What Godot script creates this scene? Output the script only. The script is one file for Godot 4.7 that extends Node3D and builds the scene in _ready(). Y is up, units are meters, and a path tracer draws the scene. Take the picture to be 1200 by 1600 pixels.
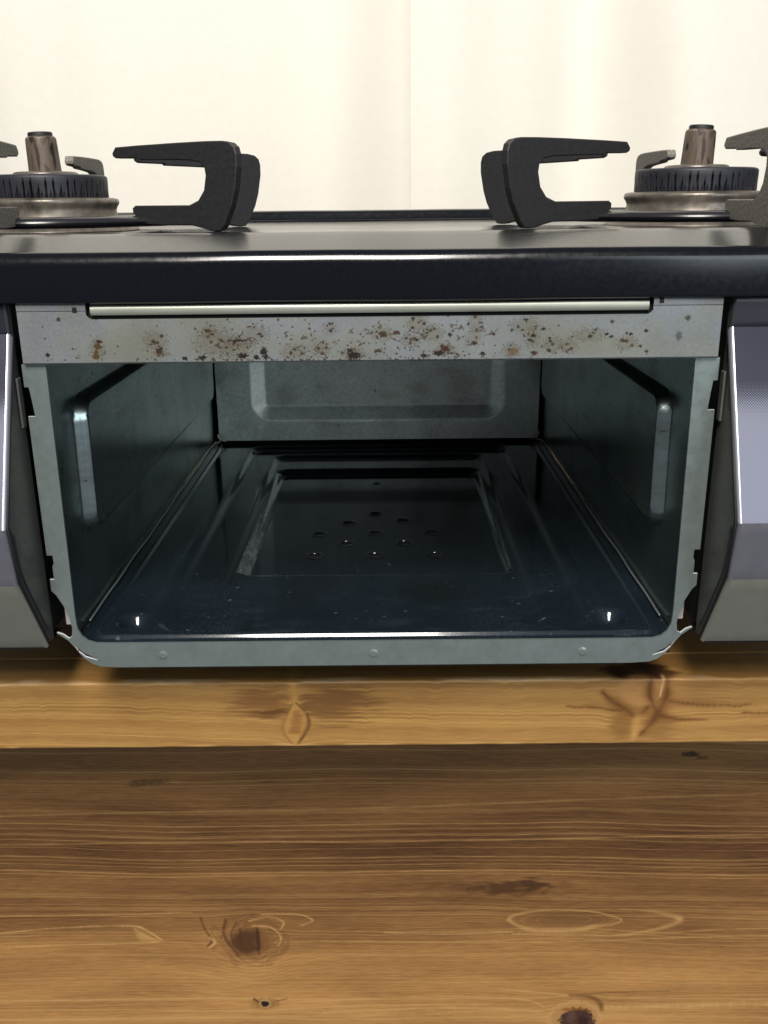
extends Node3D
# All lengths below are millimetres; y = 0 is the eye's height, the counter top lies at y = -223.
const TOP := -222.7
const XC := -1.0            # middle of the stove
var M := {}
var rng := RandomNumberGenerator.new()

# ---------------------------------------------------------------- helpers
func V(x: float, y: float, z: float) -> Vector3:
	return Vector3(x, y - TOP, z) * 0.001

func thing(called: String, label: String, category: String, at: Vector3, group := "") -> Node3D:
	var o := Node3D.new()
	o.name = called
	add_child(o, true)
	o.position = at
	o.set_meta("label", label)
	o.set_meta("category", category)
	if group != "":
		o.set_meta("group", group)
	return o

func world_of(o: Node) -> Vector3:
	var p := Vector3.ZERO
	var n: Node = o
	while n is Node3D and n != self:
		p += (n as Node3D).position
		n = n.get_parent()
	return p

# commits a mesh that was laid out in scene coordinates as a part of parent
func obj(called: String, mesh: Mesh, mat: Material, parent: Node) -> MeshInstance3D:
	var o := MeshInstance3D.new()
	o.name = called
	o.mesh = mesh
	o.material_override = mat
	parent.add_child(o, true)
	o.position = -world_of(parent)
	return o

func part(called: String, parent: Node) -> Node3D:
	var o := Node3D.new()
	o.name = called
	parent.add_child(o, true)
	return o

func st_new(smooth := true) -> SurfaceTool:
	var st := SurfaceTool.new()
	st.begin(Mesh.PRIMITIVE_TRIANGLES)
	st.set_smooth_group(0 if smooth else -1)
	return st

func done(st: SurfaceTool) -> ArrayMesh:
	st.generate_normals()
	return st.commit()

func tri(st: SurfaceTool, a: Vector3, b: Vector3, c: Vector3) -> void:
	st.add_vertex(a); st.add_vertex(b); st.add_vertex(c)

func quad(st: SurfaceTool, a: Vector3, b: Vector3, c: Vector3, d: Vector3) -> void:
	tri(st, a, b, c); tri(st, a, c, d)

func quad_uv(st: SurfaceTool, p: Array, t: Array) -> void:
	for k in [0, 1, 2, 0, 2, 3]:
		st.set_uv(t[k]); st.add_vertex(p[k])

# smooth sheet: f(u, v) -> point, u and v from 0 to 1
func sheet(nu: int, nv: int, f: Callable, flip := false) -> ArrayMesh:
	var verts := PackedVector3Array()
	var uvs := PackedVector2Array()
	var idx := PackedInt32Array()
	for j in nv + 1:
		for i in nu + 1:
			var u := float(i) / nu
			var v := float(j) / nv
			verts.append(f.call(u, v))
			uvs.append(Vector2(u, v))
	for j in nv:
		for i in nu:
			var a := j * (nu + 1) + i
			var b := a + 1
			var c := a + nu + 1
			var d := c + 1
			if flip:
				idx.append_array([a, c, b, b, c, d])
			else:
				idx.append_array([a, b, c, b, d, c])
	var norm := PackedVector3Array()
	norm.resize(verts.size())
	for k in range(0, idx.size(), 3):
		var n := (verts[idx[k + 2]] - verts[idx[k]]).cross(verts[idx[k + 1]] - verts[idx[k]])
		norm[idx[k]] += n; norm[idx[k + 1]] += n; norm[idx[k + 2]] += n
	for k in norm.size():
		norm[k] = norm[k].normalized()
	var arr := []
	arr.resize(Mesh.ARRAY_MAX)
	arr[Mesh.ARRAY_VERTEX] = verts
	arr[Mesh.ARRAY_NORMAL] = norm
	arr[Mesh.ARRAY_TEX_UV] = uvs
	arr[Mesh.ARRAY_INDEX] = idx
	var m := ArrayMesh.new()
	m.add_surface_from_arrays(Mesh.PRIMITIVE_TRIANGLES, arr)
	return m

# texture coordinates from the place (scene millimetres)
func place_uv(o: MeshInstance3D, f: Callable) -> void:
	var arr := (o.mesh as ArrayMesh).surface_get_arrays(0)
	var uv: PackedVector2Array = arr[Mesh.ARRAY_TEX_UV]
	var vs: PackedVector3Array = arr[Mesh.ARRAY_VERTEX]
	for k in vs.size():
		uv[k] = f.call(Vector3(vs[k].x * 1000.0, vs[k].y * 1000.0 + TOP, vs[k].z * 1000.0))
	arr[Mesh.ARRAY_TEX_UV] = uv
	var m := ArrayMesh.new()
	m.add_surface_from_arrays(Mesh.PRIMITIVE_TRIANGLES, arr)
	o.mesh = m

# box with chamfered edges
func add_box(st: SurfaceTool, lo: Vector3, hi: Vector3, c := 0.4) -> void:
	var a := [lo.x, hi.x]
	var b := [lo.y, hi.y]
	var d := [lo.z, hi.z]
	var sg := [1.0, -1.0]
	var p := {}
	for i in 2:
		for j in 2:
			for k in 2:
				p[[i, j, k, 0]] = V(a[i], b[j] + sg[j] * c, d[k] + sg[k] * c)
				p[[i, j, k, 1]] = V(a[i] + sg[i] * c, b[j], d[k] + sg[k] * c)
				p[[i, j, k, 2]] = V(a[i] + sg[i] * c, b[j] + sg[j] * c, d[k])
	var q := func(w, x, y, z):
		var n: Vector3 = (p[y] - p[w]).cross(p[x] - p[w])
		var mid: Vector3 = (p[w] + p[x] + p[y] + p[z]) / 4.0 - V((lo.x + hi.x) / 2, (lo.y + hi.y) / 2, (lo.z + hi.z) / 2)
		if n.dot(mid) >= 0:
			quad(st, p[w], p[x], p[y], p[z])
		else:
			quad(st, p[w], p[z], p[y], p[x])
	for i in 2:
		q.call([i, 0, 0, 0], [i, 1, 0, 0], [i, 1, 1, 0], [i, 0, 1, 0])
		q.call([0, i, 0, 1], [1, i, 0, 1], [1, i, 1, 1], [0, i, 1, 1])
		q.call([0, 0, i, 2], [1, 0, i, 2], [1, 1, i, 2], [0, 1, i, 2])
		for j in 2:
			q.call([i, j, 0, 0], [i, j, 1, 0], [i, j, 1, 1], [i, j, 0, 1])
			q.call([i, 0, j, 0], [i, 1, j, 0], [i, 1, j, 2], [i, 0, j, 2])
			q.call([0, i, j, 1], [1, i, j, 1], [1, i, j, 2], [0, i, j, 2])
			for k in 2:
				var t := [p[[i, j, k, 0]], p[[i, j, k, 1]], p[[i, j, k, 2]]]
				var n: Vector3 = (t[2] - t[0]).cross(t[1] - t[0])
				if n.dot(Vector3(-sg[i], -sg[j], -sg[k])) >= 0:
					tri(st, t[0], t[1], t[2])
				else:
					tri(st, t[0], t[2], t[1])

func box(lo: Vector3, hi: Vector3, c := 0.4) -> ArrayMesh:
	var st := st_new(false)
	add_box(st, lo, hi, c)
	return done(st)

# profile of (radius, y) turned about the upright axis at (cx, cz)
func lathe(prof: Array, cx: float, cz: float, seg := 64) -> ArrayMesh:
	var n := prof.size() - 1
	return sheet(seg, n, func(u, v):
		var p: Vector2 = prof[int(round(v * n))]
		return V(cx + p.x * cos(u * TAU), p.y, cz + p.x * sin(u * TAU)), true)

# rounds the corners of a polyline of Vector2
func rounded(pts: Array, r: float, n := 4, closed := true) -> Array:
	var out := []
	var m := pts.size()
	for i in m:
		var b: Vector2 = pts[i]
		if not closed and (i == 0 or i == m - 1):
			out.append(b)
			continue
		var a: Vector2 = pts[(i + m - 1) % m]
		var c: Vector2 = pts[(i + 1) % m]
		var ra := minf(r, a.distance_to(b) * 0.45)
		var rc := minf(r, c.distance_to(b) * 0.45)
		var s := b + (a - b).normalized() * ra
		var e := b + (c - b).normalized() * rc
		for k in n + 1:
			var t := float(k) / n
			out.append(s.lerp(b, t).lerp(b.lerp(e, t), t))
	return out

# flat shape with thickness: pts in (u, v), placed by o + u * ax + v * ay, thick along az on both sides, bevelled
func slab(pts: Array, o: Vector3, ax: Vector3, ay: Vector3, az: Vector3, half: float, bevel: float) -> ArrayMesh:
	var m := pts.size()
	var area := 0.0
	for i in m:
		var a: Vector2 = pts[i]
		var b: Vector2 = pts[(i + 1) % m]
		area += a.cross(b)
	if area < 0:
		pts = pts.duplicate(); pts.reverse()
	var inner := []
	for i in m:
		var e1: Vector2 = (pts[i] - pts[(i + m - 1) % m]).normalized()
		var e2: Vector2 = (pts[(i + 1) % m] - pts[i]).normalized()
		var nn: Vector2 = (Vector2(-e1.y, e1.x) + Vector2(-e2.y, e2.x)).normalized()
		inner.append(pts[i] + nn * bevel)
	var at := func(p: Vector2, w: float) -> Vector3: return (o + ax * p.x + ay * p.y + az * w) * 0.001 - Vector3(0, TOP * 0.001, 0)
	var st := st_new(false)
	var ids := Geometry2D.triangulate_polygon(PackedVector2Array(inner))
	var hand := ax.cross(ay).dot(az) > 0
	var face := func(a: Vector3, b: Vector3, c: Vector3):
		if hand: tri(st, a, c, b)
		else: tri(st, a, b, c)
	for k in range(0, ids.size(), 3):
		var a: Vector2 = inner[ids[k]]
		var b: Vector2 = inner[ids[k + 1]]
		var c: Vector2 = inner[ids[k + 2]]
		if (b - a).cross(c - a) < 0:
			var s := b; b = c; c = s
		face.call(at.call(a, half), at.call(b, half), at.call(c, half))
		face.call(at.call(a, -half), at.call(c, -half), at.call(b, -half))
	for i in m:
		var j := (i + 1) % m
		var rings := [[inner, half], [pts, half - bevel], [pts, -half + bevel], [inner, -half]]
		for r in 3:
			var A: Vector3 = at.call(rings[r][0][i], rings[r][1])
			var B: Vector3 = at.call(rings[r][0][j], rings[r][1])
			var Cc: Vector3 = at.call(rings[r + 1][0][j], rings[r + 1][1])
			var D: Vector3 = at.call(rings[r + 1][0][i], rings[r + 1][1])
			face.call(A, D, Cc)
			face.call(A, Cc, B)
	return done(st)

# round bar along points (scene millimetres)
func bar(pts: Array, r: float, seg := 10) -> ArrayMesh:
	var n := pts.size()
	return sheet(seg, n + 1, func(u, v):
		var k := int(round(v * (n + 1))) - 1
		var kk := clampi(k, 0, n - 1)
		var p: Vector3 = pts[kk]
		var d: Vector3 = (pts[mini(kk + 1, n - 1)] - pts[maxi(kk - 1, 0)]).normalized()
		var s := d.cross(Vector3(0.3, 1, 0.2)).normalized()
		var w := s.cross(d)
		var rr := r if k == kk else 0.0
		var q := p + (s * cos(u * TAU) + w * sin(u * TAU)) * rr
		return V(q.x, q.y, q.z))

func step01(a: float, b: float, x: float) -> float:
	return smoothstep(a, b, x)

# ---------------------------------------------------------------- canvases for computed textures
class Canvas:
	var w: int
	var h: int
	var x0: float
	var y0: float
	var s: float      # pixels per millimetre; rows run downwards from y0
	var d := PackedFloat32Array()
	var nx := 1.0     # stretch of the noise used by blobs
	var ny := 1.0
	var wander := FastNoiseLite.new()
	func _init(X0: float, Y0: float, X1: float, Y1: float, S: float) -> void:
		x0 = X0; y0 = Y0; s = S
		w = int((X1 - X0) * S); h = int((Y0 - Y1) * S)
		d.resize(w * h * 3)
	func fill(c: Color) -> void:
		for k in w * h:
			d[k * 3] = c.r; d[k * 3 + 1] = c.g; d[k * 3 + 2] = c.b
	func put(k: int, c: Color, a: float) -> void:
		d[k] += (c.r - d[k]) * a
		d[k + 1] += (c.g - d[k + 1]) * a
		d[k + 2] += (c.b - d[k + 2]) * a
	# soft ellipse; ring > 0 leaves only an outline of that width
	func blob(x: float, y: float, rx: float, ry: float, c: Color, a: float, soft := 0.5, noise: FastNoiseLite = null, rough := 0.0, ring := 0.0) -> void:
		var big := 1.0 + rough + soft
		for j in range(maxi(0, int((y0 - y - ry * big) * s)), mini(h, int((y0 - y + ry * big) * s) + 2)):
			for i in range(maxi(0, int((x - rx * big - x0) * s)), mini(w, int((x + rx * big - x0) * s) + 2)):
				var px := x0 + (i + 0.5) / s
				var py := y0 - (j + 0.5) / s
				var q := Vector2((px - x) / rx, (py - y) / ry).length()
				if noise:
					q += rough * noise.get_noise_2d(px * nx, py * ny)
				var t := 1.0 - smoothstep(1.0 - soft, 1.0 + soft, q) if ring <= 0.0 else exp(-pow((q - 1.0) / ring, 2.0))
				if t > 0.01:
					put((j * w + i) * 3, c, a * t)
	func width_at(wd: Array, t: float) -> float:
		var q := t * (wd.size() - 1)
		var i := mini(int(q), wd.size() - 1)
		return lerpf(wd[i], wd[mini(i + 1, wd.size() - 1)], q - i)
	# soft line along points; width may differ from point to point
	func stroke(p: Array, wd: Array, c: Color, a: float) -> void:
		for k in p.size() - 1:
			var A: Vector2 = p[k]
			var B: Vector2 = p[k + 1]
			var wa := width_at(wd, float(k) / (p.size() - 1))
			var wb := width_at(wd, float(k + 1) / (p.size() - 1))
			var m := maxf(wa, wb) * 2.0
			for j in range(maxi(0, int((y0 - maxf(A.y, B.y) - m) * s)), mini(h, int((y0 - minf(A.y, B.y) + m) * s) + 2)):
				for i in range(maxi(0, int((minf(A.x, B.x) - m - x0) * s)), mini(w, int((maxf(A.x, B.x) + m - x0) * s) + 2)):
					var P := Vector2(x0 + (i + 0.5) / s, y0 - (j + 0.5) / s)
					var t := clampf((P - A).dot(B - A) / maxf((B - A).length_squared(), 0.0001), 0.0, 1.0)
					if k < p.size() - 2 and (P - B).dot(B - A) > 0.0:
						continue
					var q := P.distance_to(A + (B - A) * t) / lerpf(wa, wb, t)
					if q < 2.0:
						put((j * w + i) * 3, c, a * exp(-q * q * 1.6) * clampf(0.8 + 0.7 * wander.get_noise_2d(P.x * 3.0, P.y * 14.0), 0.0, 1.0))
	func texture() -> ImageTexture:
		var b := PackedByteArray()
		b.resize(w * h * 3)
		for k in w * h * 3:
			b[k] = clampi(int(d[k] * 255.0 + 0.5), 0, 255)
		return ImageTexture.create_from_image(Image.create_from_data(w, h, false, Image.FORMAT_RGB8, b))

func noise(seed_: int, freq: float, octaves := 3) -> FastNoiseLite:
	var n := FastNoiseLite.new()
	n.seed = seed_
	n.noise_type = FastNoiseLite.TYPE_SIMPLEX_SMOOTH
	n.frequency = freq
	n.fractal_octaves = octaves
	return n

func C(r: int, g: int, b: int) -> Color:
	return Color(r / 255.0, g / 255.0, b / 255.0)

# a smooth curve through points
func curve(pts: Array, n := 8) -> Array:
	var out := []
	for i in pts.size() - 1:
		var p0: Vector2 = pts[maxi(i - 1, 0)]
		var p1: Vector2 = pts[i]
		var p2: Vector2 = pts[i + 1]
		var p3: Vector2 = pts[mini(i + 2, pts.size() - 1)]
		for k in n:
			out.append(p1.cubic_interpolate(p2, p0, p3, float(k) / n))
	out.append(pts[-1])
	return out

func v2(a: Array) -> Array:
	var out := []
	for k in range(0, a.size(), 2):
		out.append(Vector2(a[k], a[k + 1]))
	return out

# tiling grey noise between lo and hi as a texture
func grain(seed_: int, freq: float, octaves: int, lo: float, hi: float, gamma := 1.0, size := 512) -> ImageTexture:
	var im := noise(seed_, freq, octaves).get_seamless_image(size, size)
	im.convert(Image.FORMAT_L8)
	var b := im.get_data()
	for k in b.size():
		b[k] = clampi(int(255.0 * lerpf(lo, hi, pow(b[k] / 255.0, gamma))), 0, 255)
	return ImageTexture.create_from_image(Image.create_from_data(size, size, false, Image.FORMAT_L8, b))

func mat(color: Color, rough: float, metal := 0.0) -> StandardMaterial3D:
	var m := StandardMaterial3D.new()
	m.albedo_color = color
	m.roughness = rough
	m.metallic = metal
	return m

func tri_tex(m: StandardMaterial3D, scale: float, alb: Texture2D, rgh: Texture2D = null, bump: Texture2D = null, depth := 0.0) -> StandardMaterial3D:
	m.uv1_triplanar = true
	m.uv1_world_triplanar = true
	m.uv1_scale = Vector3.ONE * scale
	if alb:
		m.albedo_texture = alb
	if rgh:
		m.roughness_texture = rgh
		m.roughness_texture_channel = BaseMaterial3D.TEXTURE_CHANNEL_RED
	if bump:
		m.heightmap_enabled = true
		m.heightmap_texture = bump
		m.heightmap_scale = depth
	return m

# ---------------------------------------------------------------- textures
# softwood seen on its face: grain lines along x that bend round knots [x, y, reach x, reach y, bend]
func wood(cv: Canvas, seed_: int, knots: Array, dark: Color, base: Color, pale: Color, bands: Callable, line_gap: float) -> void:
	var warp := noise(seed_, 0.0035, 2)
	var fibre := noise(seed_ + 1, 0.5, 3)
	var pore := noise(seed_ + 5, 0.9, 2)
	var cloud := noise(seed_ + 2, 0.02, 2)
	var wob := noise(seed_ + 3, 0.03, 2)
	var r := RandomNumberGenerator.new()
	r.seed = seed_
	var lut := PackedFloat32Array()
	lut.resize(6000)
	var s := 0.0
	while s < 590.0:
		var wd := r.randf_range(0.22, 0.62)
		var am := pow(r.randf(), 1.8) * 0.8 + 0.1
		for k in range(int((s - 3.0) * 10), int((s + 3.0) * 10)):
			if k >= 0 and k < 6000:
				var q := (k / 10.0 - s) / wd
				var e := exp(-q * q) if q < 0 else exp(-q * 0.9)
				lut[k] = maxf(lut[k], am * e)
		s += line_gap * r.randf_range(0.45, 1.9)
	for j in cv.h:
		var y := cv.y0 - (j + 0.5) / cv.s
		for i in cv.w:
			var x := cv.x0 + (i + 0.5) / cv.s
			var v := y + 3.6 * warp.get_noise_2d(x, y * 1.6) + 0.3 * wob.get_noise_2d(x, y * 4.0) + 0.012 * x
			for kn in knots:
				var dx: float = (x - kn[0]) / kn[2]
				if absf(dx) < 2.2:
					var dy: float = (y - kn[1]) / kn[3]
					v -= kn[4] * dy * exp(-dx * dx - dy * dy)
			var g := lut[clampi(int((v + 560.0) * 10.0), 0, 5999)]
			var f := fibre.get_noise_2d(x * 0.05, v * 2.6)
			var fp := pore.get_noise_2d(x * 0.07, y * 1.5)
			var t: float = bands.call(v) + 0.22 * cloud.get_noise_2d(x * 0.35, v * 1.6) + 0.24 * f + 0.18 * fp
			var c := base.lerp(dark, clampf(t, -0.25, 1.1)).lerp(pale, clampf(g * (0.8 + 0.9 * f), 0.0, 0.9))
			var k3 := (j * cv.w + i) * 3
			cv.d[k3] = c.r; cv.d[k3 + 1] = c.g; cv.d[k3 + 2] = c.b

func apron_texture() -> Texture2D:
	var cv := Canvas.new(-300, -251.9, 300, -560, 3.4)
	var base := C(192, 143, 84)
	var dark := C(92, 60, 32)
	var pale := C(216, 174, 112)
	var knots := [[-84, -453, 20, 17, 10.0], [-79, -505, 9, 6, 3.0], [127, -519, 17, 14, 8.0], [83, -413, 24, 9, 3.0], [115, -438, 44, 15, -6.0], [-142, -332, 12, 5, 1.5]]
	var zone := [[-300, 0.42], [-335, 0.42], [-352, 0.55], [-372, 0.78], [-398, 0.8], [-402, 0.5], [-425, 0.58], [-446, 0.48], [-460, 0.24], [-500, 0.06], [-560, 0.0]]  # dark grain band, with overhang shade above and light below put into the tone
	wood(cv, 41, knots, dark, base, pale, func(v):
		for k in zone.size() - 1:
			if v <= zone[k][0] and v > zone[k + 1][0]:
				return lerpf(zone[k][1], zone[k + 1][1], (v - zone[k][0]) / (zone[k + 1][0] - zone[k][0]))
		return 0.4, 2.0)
	var nz := noise(9, 0.25, 3)
	var nk := noise(10, 0.06, 2)
	# pale late lines that cross the whole board
	for l in [[[-300, -357, -150, -354, 2, -352, 140, -347, 300, -343], 0.9, 0.55], [[-300, -377.5, -100, -376, 2, -377, 241, -374, 300, -374], 0.8, 0.6], [[-300, -403, -120, -402, 2, -400, 130, -399, 300, -395], 0.5, 0.35],
			[[-300, -431.5, -180, -431, -122, -430], 0.7, 0.6], [[1, -447, 40, -448, 84, -447], 0.8, 0.6], [[84, -449, 150, -451, 220, -447, 300, -446], 0.8, 0.55], [[-40, -453, 20, -455, 110, -456, 200, -453, 300, -452], 0.8, 0.5],
			[[-300, -501, -180, -501, -84, -500.5], 0.9, 0.6], [[-300, -509, -200, -509, -90, -511, -30, -508, 70, -507], 1.0, 0.6], [[-300, -517, -120, -517, 20, -515, 60, -513], 1.2, 0.6], [[77, -494, 107, -498, 122, -500], 0.9, 0.6],
			[[-60, -504, 30, -500, 90, -503, 108, -510], 0.9, 0.6], [[-40, -513, 40, -510, 86, -512, 106, -514], 1.3, 0.7], [[150, -503, 210, -501, 300, -501], 0.8, 0.5]]:
		cv.stroke(curve(v2(l[0])), [l[1]], pale, l[2])
	cv.stroke(curve(v2([146, -511, 190, -510, 257, -509, 300, -509])), [2.6, 2.6, 2.2], C(214, 174, 112), 0.8)
	# oval figure and the tip beside it
	for k in 2:
		cv.stroke(curve(v2([81, -438, 84, -434.5, 96, -431.5, 112, -430, 128, -431, 140, -433, 150, -436.5, 154, -439, 148, -442, 138, -443, 128, -446, 113, -447, 98, -446.5, 88, -443, 81, -438])), [1.5, 1.2, 1.0, 0.9, 0.9, 1.2, 2.0, 2.3, 2.0, 1.5], pale, 0.28)
	cv.blob(117, -438.5, 30, 6, dark, 0.22, 0.6, nz, 0.2)
	cv.stroke(curve(v2([152, -430, 169, -431.5, 182, -434, 192, -439, 181, -445, 165, -449, 150, -451])), [0.4, 0.8, 2.0, 2.6, 2.0, 1.2, 0.7], pale, 0.45)
	for q in [0.9, 0.72, 0.5]:
		cv.blob(117, -438.5, 36 * q, 8 * q, pale, 0.16, 0.3, nk, 0.15, 0.05)
	# long tongue at the left
	cv.stroke(curve(v2([-300, -449, -248, -445, -206, -441, -164, -440, -154, -443, -143, -452])), [0.7, 0.7, 0.8, 0.9, 1.2, 0.7], pale, 0.8)
	cv.stroke(curve(v2([-300, -457, -249, -456, -207, -455, -159, -454, -145, -452.5])), [0.8], pale, 0.8)
	for k in 8:
		cv.stroke(v2([-160 + k * 0.5, -442.5 - k * 1.4, -146 - absf(k - 5.0) * 1.6, -448 - k * 0.75]), [2.0, 1.2], C(206, 166, 104), 0.4)
	# big knot
	for q in [[24, 19, 0.25], [20, 15, 0.35], [16.5, 12.5, 0.35]]:
		cv.blob(-85, -452, q[0], q[1], C(92, 60, 32), q[2], 0.25, nk, 0.3, 0.06)
	cv.blob(-86, -453, 14, 11.5, C(120, 82, 46), 0.75, 0.2, nk, 0.15)
	cv.blob(-88, -453, 9.5, 9.5, C(78, 50, 28), 0.75, 0.3, nk, 0.25)
	cv.blob(-77, -453, 6, 6, C(140, 100, 58), 0.6, 0.4, nk, 0.2)
	cv.blob(-81, -453, 1.4, 10, C(70, 44, 24), 0.8, 0.5, nz, 0.5)
	cv.blob(-92, -451, 1.2, 8, C(84, 54, 28), 0.7, 0.5, nz, 0.5)
	for l in [[[-84, -441, -74, -441.5, -68, -446, -66, -452, -68, -457], 0.9, 0.6, pale], [[-86, -437, -73, -434, -64, -438, -66, -444], 0.9, 0.55, pale], [[-78, -432, -55, -432, -45, -437, -53, -441], 0.8, 0.6, pale],
			[[-117, -434, -115, -443, -111, -452, -114, -457], 1.0, 0.55, dark], [[-112, -450, -109, -454, -113, -458], 1.1, 0.6, pale], [[-101, -436, -103, -447, -99, -457, -94, -465], 1.2, 0.6, C(84, 54, 28)], [[-94, -438, -98, -447, -97, -456], 0.8, 0.5, C(84, 54, 28)]]:
		cv.stroke(curve(v2(l[0])), [l[1]], l[3], l[2])
	for k in 6:
		cv.stroke(curve(v2([-112 - k * 5, -461 - k * 3.2, -98, -470 - k * 3.0, -80, -472 - k * 3.0, -58, -466 - k * 2.6, -36 + k * 3, -461 - k * 2.2])), [0.3, 0.7, 0.8, 0.5, 0.3], pale, 0.35)
	# smudged knot
	cv.nx = 0.3
	cv.blob(80, -413, 19, 4.2, C(80, 52, 28), 0.8, 0.6, nz, 0.9)
	cv.blob(95, -410.5, 9, 3.6, C(72, 46, 26), 0.8, 0.5, nz, 0.9)
	cv.blob(78, -414, 40, 8, C(98, 66, 36), 0.4, 0.7, nz, 0.7)
	cv.blob(88, -413, 4.0, 1.0, C(130, 92, 54), 0.6, 0.5, nz, 0.7)
	# small black knot
	cv.nx = 1.0
	cv.blob(-79, -505, 8, 4.0, C(120, 82, 44), 0.55, 0.6, nz, 0.4)
	cv.blob(-79, -505, 4.2, 3.6, C(196, 160, 112), 0.9, 0.25, nz, 0.3)
	cv.blob(-79, -505.3, 2.6, 2.3, C(38, 24, 16), 0.95, 0.25, nz, 0.3)
	cv.stroke(v2([-86, -501, -83, -504]), [1.2, 0.6], C(60, 40, 24), 0.7)
	cv.stroke(v2([-64, -501, -72, -503]), [0.7, 0.5], C(60, 40, 24), 0.6)
	# squared knot at the lower edge
	cv.blob(128, -520, 18, 15, C(210, 170, 112), 0.75, 0.12, nz, 0.1)
	cv.blob(128, -520, 16, 13, C(188, 142, 86), 0.8, 0.12, nz, 0.1)
	cv.blob(130, -522, 11.5, 10.5, C(76, 50, 40), 0.95, 0.12, nz, 0.25)
	cv.blob(126, -519, 3, 5, C(120, 92, 84), 0.5, 0.5, nz, 0.6)
	cv.blob(134, -523, 3, 6, C(48, 30, 24), 0.6, 0.5, nz, 0.6)
	cv.blob(127, -512, 9, 1.2, C(150, 90, 40), 0.7, 0.4, nz, 0.4)
	cv.stroke(curve(v2([146, -513, 144, -506, 136, -501, 124, -500, 150, -498, 190, -497])), [1.6, 2.0, 1.6, 0.8, 0.7, 0.4], C(120, 82, 40), 0.6)
	cv.blob(-142, -332, 10, 1.8, C(90, 62, 36), 0.6, 0.6, nz, 0.7)
	cv.blob(-150, -334.5, 5, 1.2, C(90, 62, 36), 0.5, 0.6, nz, 0.7)
	cv.blob(187, -316, 5, 1.8, C(70, 44, 26), 0.8, 0.4, nz, 0.6)
	cv.blob(194, -318.5, 3.5, 1.0, C(80, 52, 30), 0.6, 0.5, nz, 0.6)
	return cv.texture()

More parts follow.
